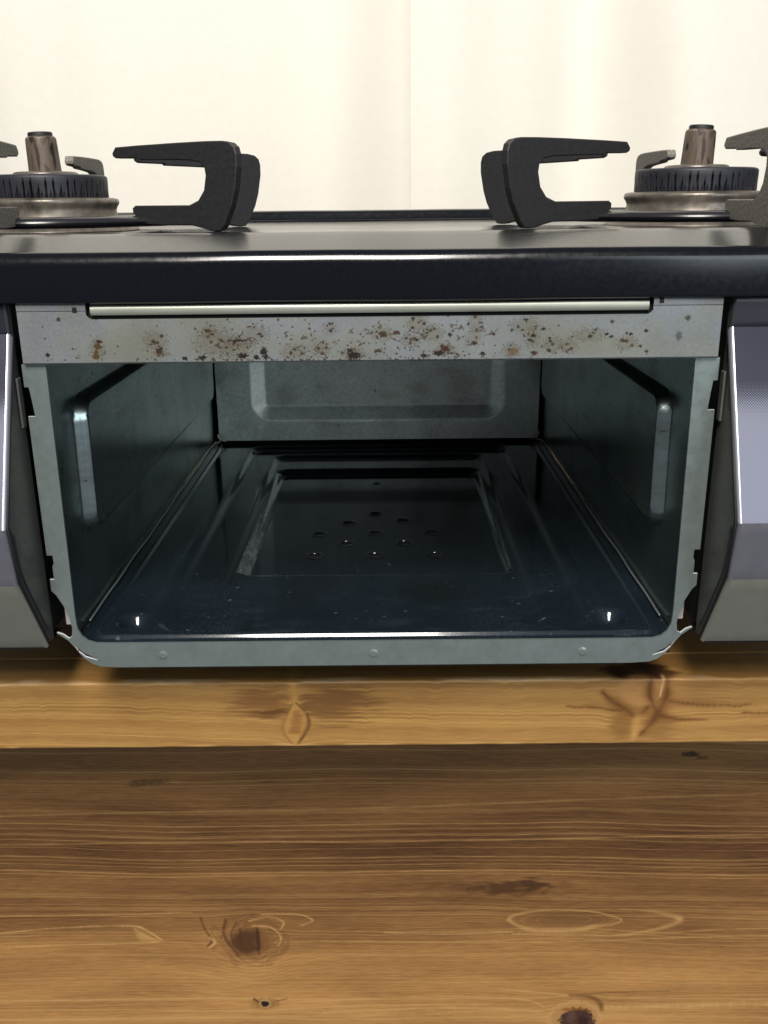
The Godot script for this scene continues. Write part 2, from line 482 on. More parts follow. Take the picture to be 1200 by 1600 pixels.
# the counter board: rows run from the top face (y0 side) over the arris down the front edge
func board_texture() -> Texture2D:
	var cv := Canvas.new(-300, -195, 300, -245, 3.4)
	var base := C(180, 138, 80)
	var dark := C(124, 84, 40)
	var pale := C(208, 166, 96)
	wood(cv, 77, [[-38, -227, 9, 12, 6.0], [121, -214, 16, 16, 7.0]], dark, base, pale, func(v): return 0.18 + 0.12 * sin(v * 0.9), 1.9)
	var nz := noise(19, 0.3, 3)
	cv.nx = 0.12
	cv.ny = 1.2
	# worn, bare arris: y = -205 is the corner
	var bare := C(222, 196, 160)
	var rr := RandomNumberGenerator.new()
	rr.seed = 5
	var px := -300.0
	while px < 300.0:
		var ln := rr.randf_range(4, 26)
		if rr.randf() < 0.72:
			cv.blob(px + ln / 2, -205.3 + rr.randf_range(-0.3, 0.3), ln * 0.6, rr.randf_range(0.5, 1.1), bare, rr.randf_range(0.35, 0.8), 0.6, nz, 0.8)
		px += ln * 0.8
	px = -300.0
	while px < 300.0:
		var ln := rr.randf_range(6, 20)
		if rr.randf() < 0.3:
			cv.blob(px + ln / 2, -237.4, ln * 0.5, 0.6, C(220, 180, 120), 0.6, 0.6, nz, 0.8)
		px += ln
	# spindle knot
	cv.blob(-52, -216, 14, 6.5, C(118, 78, 42), 0.6, 0.6, nz, 0.9)
	cv.blob(-20, -217, 17, 8, C(112, 76, 42), 0.7, 0.6, nz, 0.9)
	cv.blob(-50, -221, 8, 1.5, C(86, 56, 28), 0.6, 0.6, nz, 0.8)
	cv.stroke(v2([-39, -203, -38, -210, -38, -218]), [3.0, 2.6, 3.6], C(198, 152, 82), 0.9)
	var sp := []
	for k in 20:
		sp.append([-38.0 + 0.8 * sin(k * 0.3), -216.0 - k * 1.05, 0.6 + 4.8 * pow(sin(PI * k / 20.0), 1.0)])
	for e in sp:
		cv.blob(e[0], e[1], e[2] + 0.8, 1.0, C(112, 76, 38), 0.7, 0.3)
	for e in sp:
		cv.blob(e[0] - 0.3, e[1], e[2], 1.0, C(190, 146, 82), 0.9, 0.3)
	for e in sp.slice(4, 15):
		cv.blob(e[0] + 0.2, e[1], e[2] * 0.55, 1.0, C(142, 98, 52), 0.5, 0.6, nz, 0.6)
	cv.stroke(curve(v2([-32.5, -222, -32, -228, -36, -235])), [0.7, 0.8, 0.5], C(104, 70, 34), 0.8)
	cv.stroke(v2([-30, -224.5, 0, -225, 50, -225.6]), [0.7, 0.5, 0.2], C(206, 164, 96), 0.8)
	# forked knot
	cv.blob(120, -203, 15, 3.5, C(52, 30, 18), 0.9, 0.3, nz, 0.4)
	cv.blob(119, -211, 9, 8, C(196, 146, 92), 0.8, 0.3, nz, 0.3)
	cv.blob(112, -229, 5, 7, C(128, 88, 44), 0.6, 0.6, nz, 0.6)
	cv.blob(129, -228, 6, 7, C(128, 88, 46), 0.5, 0.7, nz, 0.6)
	cv.blob(140, -212, 16, 6, C(146, 104, 60), 0.4, 0.7, nz, 0.8)
	var ink := C(88, 54, 24)
	for l in [[[102, -212, 108, -217, 114, -221.5, 118, -223.5], [0.6, 1.3, 1.3, 1.0]], [[116, -223.5, 121, -222.5, 124, -219], [1.2, 1.4, 0.8]], [[124, -205, 123.5, -213, 126, -219, 128, -222], [0.8, 1.3, 0.8, 0.7]], [[131, -205, 131.5, -214, 128.5, -222, 126, -227, 121, -234], [0.8, 1.4, 1.6, 1.3, 0.8]],
			[[129, -224, 138, -226, 152, -226.5], [1.0, 0.8, 0.3]], [[96, -219.5, 106, -220.5, 112, -222], [0.6, 0.6, 0.6]], [[133, -217, 149, -219, 170, -219], [0.7, 0.9, 0.4]], [[86, -219, 95, -219.4], [0.3, 0.5]], [[167, -223, 190, -223], [0.6, 0.5]]]:
		var wide := []
		for w in l[1]: wide.append(w * 2.6)
		cv.stroke(curve(v2(l[0])), wide, C(124, 82, 42), 0.34)
		cv.stroke(curve(v2(l[0])), l[1], ink, 0.36)
	cv.stroke(v2([129.5, -205, 128.5, -214]), [1.2, 0.6], C(226, 190, 140), 0.8)
	cv.stroke(v2([119, -224, 118, -236]), [3.2, 1.6], C(204, 160, 92), 0.8)
	return cv.texture()

func rail_texture() -> Texture2D:
	var cv := Canvas.new(-145, -34, 145, -62, 5.0)
	var n1 := noise(3, 0.03, 3)
	var n2 := noise(4, 0.5, 3)
	for j in cv.h:
		for i in cv.w:
			var x := cv.x0 + i / cv.s
			var y := cv.y0 - j / cv.s
			var t := 0.94 + 0.07 * n1.get_noise_2d(x, y) + 0.05 * n2.get_noise_2d(x, y)
			var yel := clampf(0.5 + n1.get_noise_2d(x * 1.3 + 80, y * 1.3) * 1.2, 0, 1) * 0.5
			var k := (j * cv.w + i) * 3
			cv.d[k] = 0.80 * t; cv.d[k + 1] = (0.81 - 0.02 * yel) * t; cv.d[k + 2] = (0.83 - 0.12 * yel) * t
	var nz := noise(8, 0.8, 3)
	var X := func(px: float) -> float: return -115.3 + (px - 135.0) * 0.2583
	var Y := func(py: float, px: float) -> float: return -41.6 - (py - 490.0 + (px - 540.0) * 0.0095) * 0.2587
	var rust := C(92, 66, 42)
	var tan_ := C(152, 132, 104)
	var blk := C(44, 30, 22)
	# yellowed film
	for q in [[215, 540, 60, 30], [330, 520, 50, 40], [940, 540, 60, 18], [860, 520, 60, 25], [480, 540, 70, 20]]:
		cv.blob(X.call(q[0]), Y.call(q[1], q[0]), q[2] * 0.26, q[3] * 0.26, C(176, 168, 132), 0.35, 0.7, nz, 0.5)
	# dried splashes: [x, y, rx, ry] in photo pixels along the rail
	for q in [[150, 548, 9, 11], [152, 535, 5, 7], [243, 532, 14, 12], [250, 550, 10, 6], [330, 518, 10, 8], [340, 535, 28, 16], [370, 545, 20, 14], [402, 520, 14, 12], [375, 534, 20, 6], [460, 550, 16, 10], [505, 545, 10, 9], [555, 552, 14, 8], [520, 512, 9, 8], [600, 520, 12, 9],
			[655, 505, 14, 10], [645, 530, 12, 9], [680, 520, 14, 10], [700, 545, 12, 8], [748, 502, 10, 12], [745, 525, 10, 10], [805, 546, 11, 9], [825, 508, 18, 9], [838, 525, 9, 12], [870, 538, 13, 10], [895, 540, 11, 9], [930, 522, 22, 8], [985, 535, 14, 8]]:
		var cx: float = X.call(q[0])
		var cy: float = Y.call(q[1], q[0])
		cv.blob(cx, cy, q[2] * 0.25, q[3] * 0.25, tan_, 0.26, 0.5, nz, 1.0)
		cv.blob(cx, cy, q[2] * 0.27, q[3] * 0.27, rust, 0.5, 0.2, nz, 1.1, 0.10)
		for k in 5:
			cv.blob(cx + rng.randfn(0, q[2] * 0.13), cy + rng.randfn(0, q[3] * 0.13), rng.randf_range(0.3, 0.9), rng.randf_range(0.3, 0.7), rust if rng.randf() < 0.6 else blk, 0.75, 0.4, nz, 0.5)
	for q in [[146, 556, 5, 5, C(120, 88, 36)], [150, 541, 4, 5, C(130, 96, 40)], [248, 548, 5, 5, rust], [240, 533, 4, 3, rust], [325, 516, 4, 3, rust], [375, 531, 16, 1.6, blk], [380, 555, 8, 4, blk], [400, 557, 4, 3.5, blk], [287, 559, 3.5, 3, blk], [316, 558, 6, 3, blk], [413, 548, 5, 6, blk], [416, 557, 4, 4, blk],
			[556, 555, 10, 5, blk], [549, 547, 5, 3, blk], [594, 547, 5, 2.6, rust], [623, 519, 5, 3.5, rust], [602, 521, 5, 5, rust], [655, 530, 3, 2, blk], [667, 555, 5, 3, blk], [690, 551, 9, 4, blk], [700, 544, 6, 5, C(92, 50, 26)], [760, 552, 3, 3, blk], [708, 522, 3, 2.6, blk], [776, 521, 2, 2, blk], [855, 513, 3, 2.4, blk],
			[841, 551, 5, 3, C(96, 54, 30)], [839, 524, 4, 2.6, blk], [962, 502, 3, 3, C(90, 78, 56)], [1080, 496, 4, 4, C(96, 92, 70)], [1068, 524, 5, 7, C(120, 122, 124)], [955, 521, 3, 2, blk], [962, 525, 3, 2, blk], [992, 521, 3, 2, blk], [986, 520, 2, 2, blk], [1016, 516, 3, 2.5, blk], [1009, 540, 3, 2, rust], [1019, 548, 2.5, 2, rust],
			[94, 498, 3, 3, C(60, 60, 62)], [70, 554, 3, 3, blk], [808, 549, 8, 6, C(160, 130, 92)]]:
		cv.blob(X.call(q[0]), Y.call(q[1], q[0]), q[2] * 0.26, q[3] * 0.26, q[4], 0.9, 0.3, nz, 0.7)
	for k in 340:
		var px := 300.0 + 480.0 * rng.randf() if k < 230 else 60.0 + 980.0 * rng.randf()
		var py := 562.0 - 75.0 * pow(rng.randf(), 2.6)
		cv.blob(X.call(px), Y.call(py, px), rng.randf_range(0.15, 0.5), rng.randf_range(0.15, 0.45), blk if rng.randf() < 0.5 else rust, 0.7, 0.4)
	for k in 26:
		var px := 320.0 + 500.0 * rng.randf()
		var p := Vector2(X.call(px), Y.call(500.0 + 50.0 * rng.randf(), px))
		var pts := [p]
		for m in 5:
			p += Vector2(rng.randf_range(-2.2, 2.2), rng.randf_range(-1.6, 1.0))
			pts.append(p)
		cv.stroke(curve(pts, 4), [0.25], rust, 0.55)
	return cv.texture()

# printed halftone of the control panels: solid dark at the top, dots that shrink to none
func halftone_texture() -> Texture2D:
	var w := 1536
	var h := 832
	var b := PackedByteArray()
	b.resize(w * h * 3)
	var lo := [42, 43, 58]
	var hi := [132, 133, 147]
	for j in h:
		var y := j * 82.0 / h
		var cover := 1.0 - smoothstep(17.0, 44.0, y)
		for i in w:
			var x := i * 152.0 / w
			var a := (x + y) / 1.15
			var c := (x - y) / 1.15
			var q := 0.5 + 0.25 * (cos(a * TAU) + cos(c * TAU))
			var t := smoothstep(-0.10, 0.10, q - (1.0 - cover) * 1.2 + 0.1)
			var k := (j * w + i) * 3
			for m in 3:
				b[k + m] = int(lerpf(hi[m], lo[m], t))
	return ImageTexture.create_from_image(Image.create_from_data(w, h, false, Image.FORMAT_RGB8, b))

# enamel of the pan: near black with dust, flecks, dried film and a lit slope painted in
func enamel_texture() -> Texture2D:
	var cv := Canvas.new(-136, 0, 136, -370, 3.0)
	var n1 := noise(31, 0.02, 4)
	var n2 := noise(32, 0.35, 3)
	for j in cv.h:
		for i in cv.w:
			var x := cv.x0 + i / cv.s
			var y := cv.y0 - j / cv.s
			var t := clampf(0.5 + 0.9 * n1.get_noise_2d(x, y), 0, 1) * clampf(0.55 + 1.1 * n2.get_noise_2d(x, y), 0, 1)
			var k := (j * cv.w + i) * 3
			cv.d[k] = 0.088 + 0.04 * t; cv.d[k + 1] = 0.120 + 0.048 * t; cv.d[k + 2] = 0.146 + 0.055 * t
	var r := RandomNumberGenerator.new()
	r.seed = 12
	var nz := noise(33, 0.4, 3)
	for k in 420:
		var y := -3.0 - 130.0 * pow(r.randf(), 1.5) if k < 330 else -360.0 * r.randf()
		var x := r.randf_range(-130, 130)
		var big := pow(r.randf(), 6.0)
		cv.blob(x, y, 0.18 + 0.9 * big, 0.18 + 0.7 * big, C(120, 130, 144), 0.2 + 0.45 * r.randf(), 0.4, nz, 0.5)
	for k in 60:
		var p := Vector2(r.randf_range(-100, 90), -6.0 - 60.0 * pow(r.randf(), 1.6))
		cv.blob(p.x, p.y, r.randf_range(2, 9), r.randf_range(0.8, 3), C(84, 96, 116), 0.08, 0.8, nz, 1.0)
	for k in 8:
		cv.stroke(v2([-92 + k * 3 + r.randf() * 4, -6 - r.randf() * 8, -84 + k * 2, -24 - r.randf() * 22]), [0.5, 0.2], C(110, 122, 140), 0.14)
	var ns := noise(35, 0.05, 4)  # light on the left tray slope, painted in as a pale band
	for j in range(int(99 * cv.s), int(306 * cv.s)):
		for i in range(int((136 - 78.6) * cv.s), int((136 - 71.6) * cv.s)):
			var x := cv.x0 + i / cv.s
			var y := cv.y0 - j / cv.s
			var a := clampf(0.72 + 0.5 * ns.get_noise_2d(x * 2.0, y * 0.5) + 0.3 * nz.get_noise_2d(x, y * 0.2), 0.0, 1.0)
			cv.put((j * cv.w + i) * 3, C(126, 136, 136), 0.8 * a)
	for k in 40:
		cv.blob(r.randf_range(-125, 125), r.randf_range(-350, -10), r.randf_range(2, 14), r.randf_range(2, 18), C(16, 15, 14), 0.3, 0.7, nz, 0.9)
	cv.blob(-7, -17, 1.5, 1.2, C(12, 12, 12), 1.0, 0.3, nz, 0.6)
	return cv.texture()

func wall_texture(seed_: int, spots: int) -> Texture2D:
	var cv := Canvas.new(0, 0, 372, -128, 3.0)
	var n1 := noise(seed_, 0.025, 4)
	var n2 := noise(seed_ + 1, 0.3, 3)
	for j in cv.h:
		for i in cv.w:
			var x := cv.x0 + i / cv.s
			var y := cv.y0 - j / cv.s
			var t := 0.93 + 0.06 * n1.get_noise_2d(x, y) + 0.08 * n2.get_noise_2d(x * 0.5, y)
			var k := (j * cv.w + i) * 3
			cv.d[k] = 0.89 * t; cv.d[k + 1] = 0.93 * t; cv.d[k + 2] = 0.915 * t
	var r := RandomNumberGenerator.new()
	r.seed = seed_
	var nz := noise(seed_ + 2, 0.5, 2)
	for k in spots:
		var big := pow(r.randf(), 4.0)
		cv.blob(r.randf_range(2, 370), -126.0 * r.randf(), 0.25 + 0.9 * big, 0.3 + 1.1 * big, C(46, 44, 40), 0.6, 0.4, nz, 0.6)
	for k in spots / 3:
		cv.blob(r.randf_range(2, 370), -126.0 * r.randf(), r.randf_range(2, 10), r.randf_range(1, 6), C(150, 150, 140), 0.2, 0.8, nz, 1.0)
	for k in 26:
		cv.blob(r.randf_range(2, 370), -126.0 * r.randf(), r.randf_range(3, 16), r.randf_range(2, 9), C(128, 120, 100), 0.22, 0.7, nz, 0.7)
	return cv.texture()

# plated sensor, scorched and streaked
func sensor_texture() -> Texture2D:
	var cv := Canvas.new(0, 0, 50, -20, 8.0)
	cv.fill(C(138, 126, 114))
	var r := RandomNumberGenerator.new()
	r.seed = 3
	var nz := noise(44, 0.35, 3)
	cv.ny = 0.45
	for k in 46:
		cv.blob(r.randf_range(0, 50), r.randf_range(-20, 0), r.randf_range(0.6, 2.4), r.randf_range(1.5, 6.0), [C(70, 58, 50), C(104, 90, 78), C(206, 198, 190), C(34, 28, 24)][k % 4], 0.7, 0.3, nz, 1.1)
	for k in 16:
		cv.blob(r.randf_range(0, 50), r.randf_range(-18, -2), 0.8, 0.7, C(26, 22, 20), 0.8, 0.4, nz, 0.6)
	return cv.texture()

func materials() -> void:
	var mott := grain(101, 0.012, 4, 0.93, 1.0)
	var fine := grain(102, 0.12, 3, 0.78, 1.0)
	var blotch := grain(103, 0.02, 5, 0.25, 1.0, 1.3)
	var rough_n := grain(104, 0.04, 4, 0.55, 1.0)
	M.steel = tri_tex(mat(C(170, 180, 184), 0.42, 0.75), 9.0, mott, rough_n)
	M.steel_pale = tri_tex(mat(C(146, 158, 156), 0.4, 0.65), 9.0, mott, rough_n)
	M.wall_l = mat(C(206, 212, 214), 0.27, 0.98)
	M.wall_l.albedo_texture = wall_texture(51, 320)
	M.wall_r = mat(C(206, 212, 214), 0.27, 0.98)
	M.wall_r.albedo_texture = wall_texture(61, 220)
	M.wall_b = mat(Color.WHITE, 0.4, 0.75)
	M.wall_b.albedo_texture = wall_texture(71, 90)
	M.rail = mat(C(160, 165, 168), 0.5, 0.35)
	M.rail.albedo_texture = rail_texture()
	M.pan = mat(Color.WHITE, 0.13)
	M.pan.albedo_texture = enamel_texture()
	M.pan.clearcoat_enabled = true
	M.pan.clearcoat = 0.6
	M.pan.clearcoat_roughness = 0.05
	M.enamel = tri_tex(mat(C(8, 11, 18), 0.25), 14.0, fine, rough_n)
	M.enamel.clearcoat_enabled = true
	M.enamel.clearcoat = 0.3
	M.enamel.clearcoat_roughness = 0.15
	M.iron = tri_tex(mat(C(36, 36, 38), 0.5), 40.0, grain(105, 0.02, 5, 0.65, 1.05), null, grain(106, 0.15, 3, 0.0, 1.0), 0.012)
	M.iron_grey = tri_tex(mat(C(160, 154, 144), 0.7), 40.0, grain(107, 0.03, 4, 0.5, 1.0), null, grain(106, 0.15, 3, 0.0, 1.0), 0.012)
	M.ring = mat(C(34, 34, 38), 0.24)
	M.cap = tri_tex(mat(C(48, 49, 58), 0.5, 0.2), 30.0, fine)
	M.dish = tri_tex(mat(C(140, 132, 122), 0.5, 0.5), 22.0, grain(108, 0.015, 4, 0.6, 1.0, 0.8), rough_n)
	M.sensor = mat(C(178, 172, 168), 0.5, 0.2)
	M.sensor.albedo_texture = sensor_texture()
	M.black = mat(C(20, 20, 22), 0.6)
	M.hole = mat(C(6, 6, 7), 0.9)
	M.side = tri_tex(mat(C(106, 108, 102), 0.5, 0.4), 12.0, mott, rough_n)
	M.side_dark = mat(C(40, 42, 46), 0.4)
	M.fascia = mat(C(34, 36, 44), 0.35)
	M.panel = mat(C(214, 216, 222), 0.38, 0.35)
	M.panel.albedo_texture = halftone_texture()
	M.panel_edge = mat(C(176, 178, 190), 0.28, 0.6)
	M.panel_low = tri_tex(mat(C(112, 112, 122), 0.42, 0.4), 12.0, mott, rough_n)
	M.panel_foot = tri_tex(mat(C(150, 150, 138), 0.5, 0.3), 12.0, mott, rough_n)
	M.bracket = mat(C(170, 168, 170), 0.5, 0.2)
	M.bead = tri_tex(mat(C(166, 170, 158), 0.4, 0.5), 9.0, mott)
	M.clip = mat(C(222, 214, 198), 0.4, 0.3)
	M.rubber = mat(C(24, 24, 24), 0.8)
	M.casing = tri_tex(mat(C(60, 62, 64), 0.5, 0.4), 9.0, mott)
	M.curtain = tri_tex(mat(C(238, 235, 225), 0.9), 12.0, grain(110, 0.01, 3, 0.985, 1.0), null, grain(111, 0.35, 2, 0.0, 1.0), 0.006)
	M.board = mat(C(226, 224, 220), 0.42)
	M.board.albedo_texture = board_texture()
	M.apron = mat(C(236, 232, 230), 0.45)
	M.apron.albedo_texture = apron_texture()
	M.board_plain = tri_tex(mat(C(168, 124, 66), 0.5), 4.0, mott)

# ---------------------------------------------------------------- the scene
func _ready() -> void:
	rng.seed = 7
	var cam := Camera3D.new()
	cam.name = "camera"
	add_child(cam)
	cam.fov = rad_to_deg(2.0 * atan(800.0 / 1450.0))
	cam.near = 0.01
	cam.far = 20.0
	cam.position = V(5, 0, 384)
	cam.rotation_order = EULER_ORDER_YXZ
	cam.rotation_degrees = Vector3(-18.3, 0.15, -0.6)
	cam.current = true
	var env := Environment.new()
	env.background_mode = Environment.BG_COLOR
	env.background_color = Color(0.66, 0.68, 0.72)
	env.background_energy_multiplier = 0.3
	env.tonemap_mode = Environment.TONE_MAPPER_LINEAR
	env.tonemap_exposure = 1.0
	env.sdfgi_enabled = true
	env.ssao_enabled = true
	env.ssil_enabled = true
	var we := WorldEnvironment.new()
	we.environment = env
	add_child(we)
	# the kitchen's ceiling lamp, in front of and above the stove
	var lamp := AreaLight3D.new()
	lamp.name = "ceiling_lamp"
	add_child(lamp)
	lamp.area_size = Vector2(0.5, 0.95)
	lamp.light_energy = 6.9
	lamp.light_color = Color(1.0, 0.975, 0.94)
	lamp.shadow_enabled = true
	lamp.position = V(-120, 1360, 1330)
	lamp.look_at_from_position(lamp.position, V(0, -60, -40), Vector3.UP)

	# added unseen fill light from the right front, brightens compartment and front faces
	var side_fill := AreaLight3D.new()
	side_fill.name = "side_fill_light"
	add_child(side_fill)
	side_fill.area_size = Vector2(0.9, 1.1)
	side_fill.light_energy = 0.95
	side_fill.light_color = Color(0.93, 0.98, 1.0)
	side_fill.shadow_enabled = true
	side_fill.position = V(950, 380, 1500)
	side_fill.look_at_from_position(side_fill.position, V(0, -120, -100), Vector3.UP)

	materials()
	build_counter()
	build_curtains()
	build_stove()
	for s in [-1, 1]:
		build_trivet(s)

func build_counter() -> void:
	var t := thing("wooden_counter", "stained softwood counter with knots, carrying the gas stove", "counter", V(0, -616, -100))
	# board: top face, worn arris and front edge as one sheet, then underside
	var prof := rounded([Vector2(-50, TOP), Vector2(-24, TOP), Vector2(-24, -259.6), Vector2(-150, -259.6)], 1.6, 5, false)
	var wv := noise(55, 0.02, 2)
	var n: int = prof.size() - 1
	obj("top_board", sheet(220, n, func(u, v):
		var k := int(round(v * n))
		var p: Vector2 = prof[k]
		var x: float = lerpf(-300, 300, u)
		var wear: float = 0.5 * wv.get_noise_2d(x * 3.0, 7.0) if k > 0 and k < n else 0.0
		return V(x, p.y - (absf(wear) if p.y > -227 else 0.0), p.x + wear * 0.6)), M.board, t)
	var board: MeshInstance3D = t.get_child(0)
	# texture rows follow the height on the front edge and the depth on the top face
	var arr := (board.mesh as ArrayMesh).surface_get_arrays(0)
	var uv: PackedVector2Array = arr[Mesh.ARRAY_TEX_UV]
	var vs: PackedVector3Array = arr[Mesh.ARRAY_VERTEX]
	for k in vs.size():
		var y := vs[k].y * 1000.0 + TOP
		var z := vs[k].z * 1000.0
		# front edge, 36.9 mm high, takes the rows -205 to -238.5 of the drawn board
		var row := -205.0 + (y - TOP) * 33.5 / 36.9
		if y > TOP - 1.8:
			row = -205.6 + minf(9.0, (-24.0 - z) * 0.34) + (y - TOP)
		elif y < -259.1:
			row = -238.4 - minf(6.0, (-24.0 - z) * 0.3)
		uv[k].y = (-195.0 - row) / 50.0
		uv[k].x = 0.5 + (uv[k].x - 0.5) * 0.919
	arr[Mesh.ARRAY_TEX_UV] = uv
	var m := ArrayMesh.new()
	m.add_surface_from_arrays(Mesh.PRIMITIVE_TRIANGLES, arr)
	board.mesh = m
	obj("rear_board", box(Vector3(-300, -259.6, -600), Vector3(300, TOP, -51), 0.8), M.board_plain, t)
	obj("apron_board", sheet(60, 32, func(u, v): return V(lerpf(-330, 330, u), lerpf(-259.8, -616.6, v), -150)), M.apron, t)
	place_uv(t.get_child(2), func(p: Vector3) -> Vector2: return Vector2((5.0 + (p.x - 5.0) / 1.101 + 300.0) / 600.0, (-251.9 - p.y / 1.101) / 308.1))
	obj("apron_core", box(Vector3(-330, -616, -175), Vector3(330, -260, -151), 0.8), M.board_plain, t)

func build_curtains() -> void:
	var nz := noise(23, 0.004, 2)
	var crease := noise(24, 0.012, 3)
	var f := func(x: float, y: float, ph: float) -> float:
		var w := x + 10.0 * crease.get_noise_2d(x * 0.2, y * 0.12)
		var a := sin(w * 0.017 + ph)
		return 19.0 * (a + 0.3 * sin(2.0 * (w * 0.017 + ph) + 0.8)) + 2.0 * sin(w * 0.061 + ph * 2.1) + 34.0 * nz.get_noise_2d(w, y * 0.06)
	for s in 2:
		var a := -700.0 if s == 0 else 33.0
		var b := 60.0 if s == 0 else 700.0
		var zc := -652.0 if s == 0 else -632.0
		var t := thing("curtain", ["cream curtain hanging behind the left burner, tucked behind its neighbour", "cream curtain hanging behind the right burner, its edge lapping over its neighbour"][s], "curtain", V((a + b) / 2, -560, zc), "cream curtains behind the stove")
		obj("cloth", sheet(180, 60, func(u, v):
			var x: float = lerpf(a, b, u)
			var y: float = lerpf(800, -560, v)
			return V(x, y, zc + f.call(x, y, s * 1.7))), M.curtain, t)

func build_stove() -> void:
	var t := thing("gas_stove", "two-burner tabletop gas stove with dark enamel top, its grill compartment open and empty", "gas stove", V(XC, TOP, -190))
	build_top(t)
	build_casing(t)
	build_compartment(t)
	build_front(t)
	for s in [-1, 1]:
		build_pod(t, s)
		build_burner(t, s)

func build_top(t: Node3D) -> void:
	var pr := [Vector2(-6, -36.6), Vector2(3.8, -36.6), Vector2(5.0, -35.2)]
	for k in 11:
		var a := deg_to_rad(lerpf(0, 77, k / 10.0))
		pr.append(Vector2(5.0 - 5.5 + 5.5 * cos(a), -21.8 + 5.5 * sin(a)))
	pr.append_array([Vector2(-9, -14.2), Vector2(-19, -11.8), Vector2(-25, -10.5), Vector2(-27.5, -10.3), Vector2(-30, -10.5), Vector2(-32.5, -11.1), Vector2(-35, -11.5), Vector2(-42, -11.6)])
	for k in 20:
		pr.append(Vector2(-50 - k * 16.5, -11.6))
	pr.append_array([Vector2(-372, -11.4), Vector2(-374.5, -9.5), Vector2(-376, -5.5), Vector2(-378, -3.9), Vector2(-381, -3.4), Vector2(-386, -3.6), Vector2(-389, -6), Vector2(-390, -12), Vector2(-390, -36)])
	var nz := noise(15, 0.01, 2)
	var n: int = pr.size() - 1
	obj("top_plate", sheet(120, n, func(u, v):
		var p: Vector2 = pr[int(round(v * n))]
		var x: float = XC + lerpf(-296, 296, u)
		# the pressed sheet is never quite flat
		return V(x, p.y + 0.25 * nz.get_noise_2d(x, p.x), p.x + 0.3 * nz.get_noise_2d(x, p.y + 300)), true), M.enamel, t)

func build_casing(t: Node3D) -> void:
	for s in [-1, 1]:
		var a: float = XC + s * 150.0
		var b: float = XC + s * 288.0
		obj("side_housing", box(Vector3(minf(a, b), -188, -388), Vector3(maxf(a, b), -37, -3), 1.0), M.casing, t)
		for z in [-45.0, -345.0]:
			obj("foot", lathe([Vector2(0, TOP), Vector2(11, TOP), Vector2(12, TOP + 1), Vector2(11, -188), Vector2(0, -188)], XC + s * 245.0, z, 24), M.rubber, t)
	obj("base_plate", box(Vector3(XC - 116, -203.5, -388), Vector3(XC + 116, -202, -3), 0.3), M.casing, t)
	obj("back_panel", box(Vector3(XC - 149.5, -197, -390), Vector3(XC + 149.5, -37, -384), 0.3), M.hole, t)

